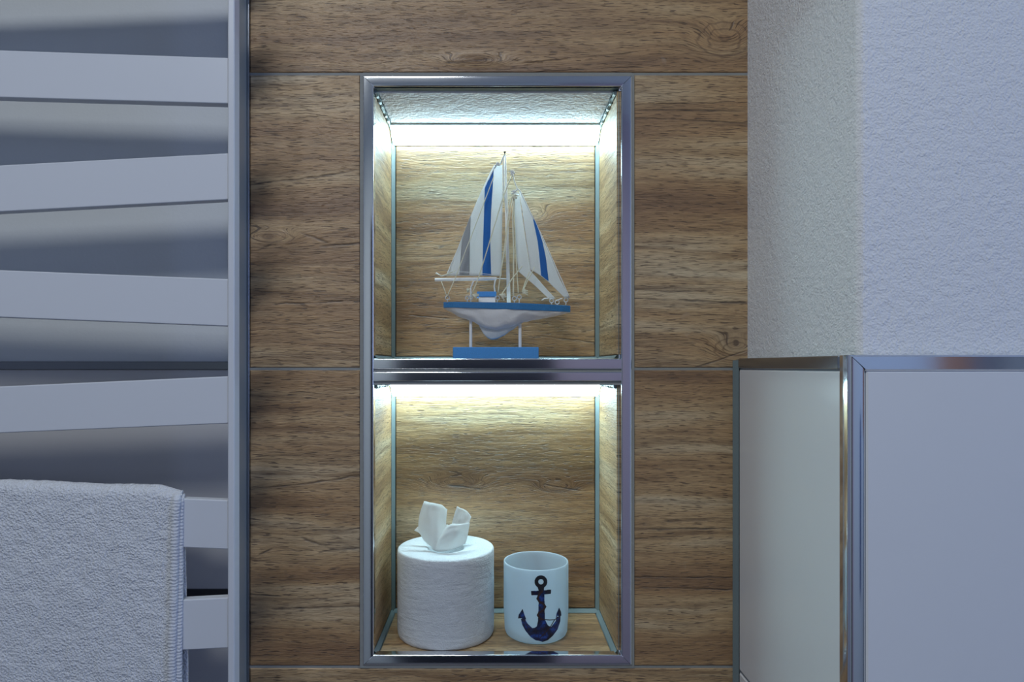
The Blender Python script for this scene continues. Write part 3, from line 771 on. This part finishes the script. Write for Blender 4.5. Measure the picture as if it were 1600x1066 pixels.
# ------------------------------------------------------------------ frosted glass with an anchor
t = NT('frosted_glass')
t.b.inputs['Base Color'].default_value = (.72, .81, .90, 1); t.b.inputs['Roughness'].default_value = .42
t.lk(t.bump(t.noise(t.obj(), 1500, 2), .2, .0003), t.b.inputs['Normal'])
tr = t.n('ShaderNodeBsdfTranslucent'); tr.inputs[0].default_value = (.84, .93, 1.0, 1)
mx = t.n('ShaderNodeMixShader'); mx.inputs[0].default_value = .48
tp = t.n('ShaderNodeBsdfTransparent'); tp.inputs[0].default_value = (.85, .95, .95, 1)
mx2 = t.n('ShaderNodeMixShader'); mx2.inputs[0].default_value = .17
t.lk(t.b.outputs[0], mx.inputs[1]); t.lk(tr.outputs[0], mx.inputs[2]); t.lk(mx.outputs[0], mx2.inputs[1]); t.lk(tp.outputs[0], mx2.inputs[2]); t.lk(mx2.outputs[0], t.out.inputs[0])
FROST = t.m
GCX, GCY, GT = .0463, .0577, -.2148
cup = thing('tealight_glass', 'frosted glass candle holder with a blue anchor, beside the toilet roll', 'candle holder', (GCX, GCY, Z0+LF))
def grad(zz): return .0342 + (.0357-.0342)*min(1, (zz-LF)/.03)
outer = [(.0270, LF+.0002), (.0310, LF+.0006), (.0333, LF+.0022), (grad(LF+.005), LF+.005)] + [(grad(LF+.005+(GT-LF-.005)*i/20), LF+.005+(GT-LF-.005)*i/20) for i in range(1, 20)]
outer += [(.0357, GT-.0012), (.0354, GT-.0003), (.0348, GT), (.0341, GT-.0003), (.0338, GT-.0014)]
inner = [(.0336, GT-.006), (.0332, GT-.03), (.0322, LF+.012), (.0300, LF+.008), (.015, LF+.0075), (.0005, LF+.0075)]
rws = [[Vector((GCX + r*math.cos(2*math.pi*k/96), GCY + r*math.sin(2*math.pi*k/96), Z0+zz)) for k in range(96)] for (r, zz) in outer+inner]
q = MB(); q.grid(rws, closed=True); q.quad(rws[0][::-1]); q.quad(rws[-1])
q.build('glass', FROST, cup, smooth=True)
def z8(a): return [(780 + x/5.077, 850 + y/5.077) for x, y in a]
def inside(p, poly):
    c = False; x, y = p; j = len(poly)-1
    for i in range(len(poly)):
        xi, yi = poly[i]; xj, yj = poly[j]
        if (yi > y) != (yj > y) and x < (xj-xi)*(y-yi)/(yj-yi)+xi: c = not c
        j = i
    return c
def smooth_poly(pts, it=1):
    for _ in range(it):
        o = []
        for a, b in zip(pts, pts[1:]+pts[:1]):
            o += [(a[0]*.75+b[0]*.25, a[1]*.75+b[1]*.25), (a[0]*.25+b[0]*.75, a[1]*.25+b[1]*.75)]
        pts = o
    return pts
shank = z8([(314, 335), (352, 335), (358, 380), (360, 480), (362, 600), (385, 645), (420, 668), (400, 720), (340, 740), (280, 700), (275, 670), (298, 655), (308, 610), (312, 480)])
bar = z8([(252, 374), (310, 372), (360, 368), (412, 362), (410, 396), (360, 402), (310, 408), (255, 408)])
arms = z8([(172, 595), (205, 597), (225, 632), (262, 668), (300, 665), (380, 670), (415, 655), (448, 612), (455, 580), (486, 572), (484, 615), (462, 680), (425, 730), (385, 765), (345, 778), (318, 770), (290, 766), (250, 740), (210, 692), (184, 645)])
fluk1 = z8([(186, 516), (200, 560), (214, 598), (196, 604), (176, 590), (150, 592), (155, 562)])
fluk2 = z8([(475, 506), (490, 540), (493, 568), (478, 580), (462, 570), (448, 592), (455, 550)])
ringc = (780+331/5.077, 850+301/5.077)
def band_of(pts, w):
    a = z8(pts); L = []; Rr = []
    for i, p in enumerate(a):
        q0 = a[max(0, i-1)]; q1 = a[min(len(a)-1, i+1)]
        dx, dy = q1[0]-q0[0], q1[1]-q0[1]; l = math.hypot(dx, dy) or 1
        L.append((p[0]-dy/l*w, p[1]+dx/l*w)); Rr.append((p[0]+dy/l*w, p[1]-dx/l*w))
    return L + Rr[::-1]
ropes = [band_of([(345, 368), (318, 400), (303, 435), (320, 460), (350, 475), (366, 498), (350, 525), (318, 545), (306, 565), (322, 590), (345, 600)], 1.75),
         band_of([(345, 600), (400, 604), (440, 602), (468, 580)], .65), band_of([(440, 600), (410, 650), (370, 700), (325, 745)], .65), band_of([(182, 596), (200, 612), (215, 640), (240, 680)], .55)]
def decal(test, name, mt, r_off, parent, step=.00022):
    q = MB(); nz = int(.078/step); na = int(1.9/ (step/.0357))
    idx = {}
    def vert(i, j):
        if (i, j) not in idx:
            a = -.80 + i*(step/.0357); zz = LF + .004 + j*step
            r = grad(zz) + r_off
            idx[(i, j)] = len(q.v); q.v.append((GCX + r*math.sin(a), GCY - r*math.cos(a), Z0+zz))
        return idx[(i, j)]
    for i in range(na):
        for j in range(nz):
            a = -.80 + (i+.5)*(step/.0357); zz = LF + .004 + (j+.5)*step
            r = grad(zz); x, y = GCX + r*math.sin(a), GCY - r*math.cos(a)
            d = D0 + y; px = VX + x*F/d; py = VY - zz*F/d
            if not (808 < px < 880 and 898 < py < 1006): continue
            if test(px, py):
                q.f.append((vert(i,j), vert(i+1,j), vert(i+1,j+1), vert(i,j+1))); q.m.append(0); q.t.append(0.0); q.uv.append([(0,0)]*4)
    return q.build(name, mt, parent, smooth=True, merge=False)
def in_anchor(px, py):
    dr = math.hypot(px-ringc[0], (py-ringc[1])*.98)
    if 4.1 < dr < 9.9: return True
    return any(inside((px, py), pl) for pl in (shank, bar, arms, fluk1, fluk2))
t = NT('anchor_print'); oc = t.obj()
n1 = t.noise(oc, 130, 3, .6); n2 = t.noise(oc, 600, 3, .6)
sp = t.n('ShaderNodeSeparateXYZ'); t.lk(oc, sp.inputs[0])
c1 = t.ramp(n1, [(.40, (.014,.013,.028)), (.54, (.012,.026,.11)), (.66, (.020,.075,.36))])
c1 = t.mix(t.ramp(n2, [(.52, (0,0,0)), (.66, (.7,.7,.7))]), c1, (.035, .020, .035))
t.lk(c1, t.b.inputs['Base Color']); t.b.inputs['Roughness'].default_value = .35
an = decal(in_anchor, 'anchor_picture', t.m, .00012, cup)
decal(lambda x, y: any(inside((x, y), p) for p in ropes), 'rope_picture', mat('rope_print', (.045, .022, .020), .5, var=.5, vscale=900), .00020, an)
decal(lambda x, y: 4.1 < math.hypot(x-ringc[0], y-ringc[1]) < 9.9 or inside((x, y), z8([(300,325),(362,325),(352,368),(312,368)])), 'shackle_picture', mat('dark_print', (.018, .018, .024), .4, var=.4, vscale=600), .00020, an)

# ------------------------------------------------------------------ towel radiator
RADW = mat('radiator_enamel', (.66, .68, .72), .32, bump=(30, .05, .0005), spec=.4)
RY = -.094
rad = thing('towel_radiator', 'white towel radiator with slanted flat slats on the left', 'radiator', (-.48, RY, Z0-.75))
dR = D0 + RY
xr0, xr1 = -.2312, -.2252
q = MB(); q.box((xr0, RY-.001, Z0-.75), (xr1, RY+.011, Z0+.75)); q.build('post', RADW, rad, bevel=.0014, seg=3)
q = MB(); q.box((-.7352, RY-.001, Z0-.75), (-.7292, RY+.011, Z0+.75)); q.build('post', RADW, rad, bevel=.0014, seg=3)
xA = -772*dR/F                # x at the left edge of the photo
def slat(yl0, yl1, yr0, yr1, y=RY):
    """yl*: pixel rows at photo x=0, yr*: at x=355"""
    xB = xr0 + .0002
    zl = [(VY - k)*dR/F for k in (yl0, yl1)]; zr = [(VY - k)*dR/F for k in (yr0, yr1)]
    f = (-.7292 - xB)/(xA - xB)
    zl = [zr[i] + (zl[i]-zr[i])*f for i in range(2)]
    q = MB(); c = []
    for yy in (y, y+.0093):
        c += [(-.7292, yy, Z0+zl[1]), (xB, yy, Z0+zr[1]), (xB, yy, Z0+zr[0]), (-.7292, yy, Z0+zl[0])]
    for f_ in ((0,1,2,3), (4,7,6,5), (0,4,5,1), (1,5,6,2), (2,6,7,3), (3,7,4,0)): q.quad([c[i] for i in f_])
    return q.build('slat', RADW, rad, bevel=.0011, seg=2)
base = [(78, 152, 90, 162), (258, 331, 239, 312), (422, 496, 436, 510), (604, 677, 588, 662), (768, 843, 782, 859), (953, 1031, 934, 1013)]
for s_ in base: slat(*s_)
for sh in (-349*1, -349*2, 349*1, 349*2):
    for s_ in (base[2], base[3]):
        if sh < 0: slat(s_[0]+sh-0, s_[1]+sh, s_[2]+sh, s_[3]+sh) if s_[3]+sh < 60 else None
        elif s_[2]+sh > 1060: slat(*[k+sh for k in s_])
for sx_ in (-.68, -.29):
    for zz in (-.62, .60):
        q = MB(); q.tube([(sx_, RY+.0095, Z0+zz), (sx_, LP-(.0023 if zz < 0 else .0004), Z0+zz)], .009, 20); q.build('wall_bracket', RADW, rad, smooth=False)

# ------------------------------------------------------------------ towel
t = NT('terry_cloth'); oc = t.obj()
v = t.n('ShaderNodeTexVoronoi'); t.lk(oc, v.inputs['Vector']); v.inputs['Scale'].default_value = 520
n1 = t.noise(oc, 75, 5, .7, .6); n2 = t.noise(oc, 900, 2)
hgt = t.math('ADD', t.math('MULTIPLY', v.outputs['Distance'], .6), t.math('ADD', t.math('MULTIPLY', n1, 2.0), t.math('MULTIPLY', n2, .5)))
t.lk(t.bump(hgt, .8, .0022), t.b.inputs['Normal'])
t.lk(t.mix(n2, (.66,.68,.72), (.84,.86,.89)), t.b.inputs['Base Color'])
t.b.inputs['Roughness'].default_value = 1; t.b.inputs['Specular IOR Level'].default_value = .05
t.b.inputs['Sheen Weight'].default_value = .25
TERRY = t.m
t = NT('woven_hem'); oc = t.obj()
t.b.inputs['Base Color'].default_value = (.68, .70, .74, 1); t.b.inputs['Roughness'].default_value = 1; t.b.inputs['Specular IOR Level'].default_value = .05
wv = t.n('ShaderNodeTexWave', bands_direction='Z'); t.lk(oc, wv.inputs['Vector']); wv.inputs['Scale'].default_value = 110; wv.inputs['Distortion'].default_value = 3.0; wv.inputs['Detail Scale'].default_value = 2
t.lk(t.bump(t.math('ADD', wv.outputs[1], t.math('MULTIPLY', t.noise(oc, 500, 3), 2.5)), .5, .0009), t.b.inputs['Normal'])
HEM = t.m
tow = thing('bath_towel', 'white terry towel hung over a slat of the radiator at lower left', 'towel', (-.33, RY, Z0-.11))
# path of the cloth over slat 5 at a given x: front drop, over the top, back drop
def slat_top(x):
    px = VX + x*F/dR; return (VY - (768 + (782-768)*px/355))*dR/F
zlow = -.44
def path(x, off):
    tp = slat_top(x)
    pts = []
    R1 = .0048 + off
    yc = RY + .0047
    for i in range(70): pts.append((yc - R1 - .0006, zlow + (tp-zlow-.002)*i/70, 0))
    for i in range(17):
        a = math.pi*i/16; pts.append((yc - (R1+.0006)*math.cos(a), tp - .002 + (.0078+off*1.0)*math.sin(a)**.7, 1))
    for i in range(1, 60): pts.append((yc + R1 + .0012, tp - .002 - (tp-zlow-.03)*i/60, 2))
    return pts
def xedge(k, n, f, flap):
    """right edge in metres as a function of position along the path"""
    # f in 0..1: 0 bottom of front, .47 top, 1 bottom of back
    return 0
def towel_layer(off, e_front_top, e_front_bot, e_back_top, e_back_bot, name, parent, disp, hem_px=0):
    cols = []
    NXC = 210
    xl = -.60
    rows_ = None
    pts0 = path(-.3, off); nP = len(pts0)
    grid = []
    for k in range(nP):
        y, z_, seg = pts0[k]
        f = min(1, max(0, ((slat_top(-.3)) - z_)/.22))
        if seg == 0: ep = e_front_top + (e_front_bot-e_front_top)*f**.7
        elif seg == 1:
            g_ = (k-70)/16; ep = e_front_top + (e_back_top-e_front_top)*g_
        else: ep = e_back_top + (e_back_bot-e_back_top)*f**.7
        row = []
        for i in range(NXC+1):
            s_ = (i/NXC)**.8
            xe = (ep-VX)*(D0+y)/F
            x = xl + (xe-xl)*s_
            yy, zz, sg = path(x, off)[k] if False else (y, z_ + (slat_top(x)-slat_top(-.3))*min(1, max(0, (z_-zlow)/.3)), seg)
            d = disp*(noise.noise(Vector((x*110, zz*150, off*900+3)))*.8 + noise.noise(Vector((x*420, zz*480, 7)))*.35)
            d += .0010*noise.noise(Vector((x*18, zz*14, 2)))
            rnd = max(0, (s_-.985)/.015)
            n_ = Vector((0, -1, 0)) if seg == 0 else (Vector((0, 1, 0)) if seg == 2 else Vector((0, -math.cos(math.pi*(k-70)/16), math.sin(math.pi*(k-70)/16))))
            cdrop = 0
            if seg == 1: cdrop = -.0035*max(0, (s_-.93)/.07)**2
            row.append(Vector((x, yy, Z0+zz+cdrop)) + n_*(d))
        grid.append(row)
    q = MB(); q.grid(grid)
    ob = q.build(name, TERRY, parent, smooth=True)
    sm = ob.modifiers.new('thickness', 'SOLIDIFY'); sm.thickness = .0022; sm.offset = -1
    return ob, grid
o1, g1 = towel_layer(.0038, 281, 272, 286, 286, 'outer_layer', tow, .0009)
o2, g2 = towel_layer(.0008, 286, 283, 288, 296, 'inner_layer', tow, .0004)
# hem along the front edge of the outer layer
q = MB(); hr = []
for row in g1[:88]:
    e_ = row[-1]; hr.append([e_ + Vector((-.0062, -.0012, 0)), e_ + Vector((-.0056, -.0021, 0)), e_ + Vector((-.003, -.0023, 0)), e_ + Vector((-.0004, -.0020, 0)), e_ + Vector((.0004, -.0005, 0)), e_ + Vector((.0002, .0020, 0))])
q.grid(hr); q.build('hem', HEM, tow, smooth=True)
q = MB(); hr = []
for row in g2[:88]:
    e_ = row[-1]; hr.append([e_ + Vector((-.006, -.0010, 0)), e_ + Vector((-.0052, -.0014, 0)), e_ + Vector((-.0008, -.0014, 0)), e_ + Vector((.0004, -.0002, 0)), e_ + Vector((.0002, .0018, 0))])
q.grid(hr); q.build('hem', HEM, tow, smooth=True)
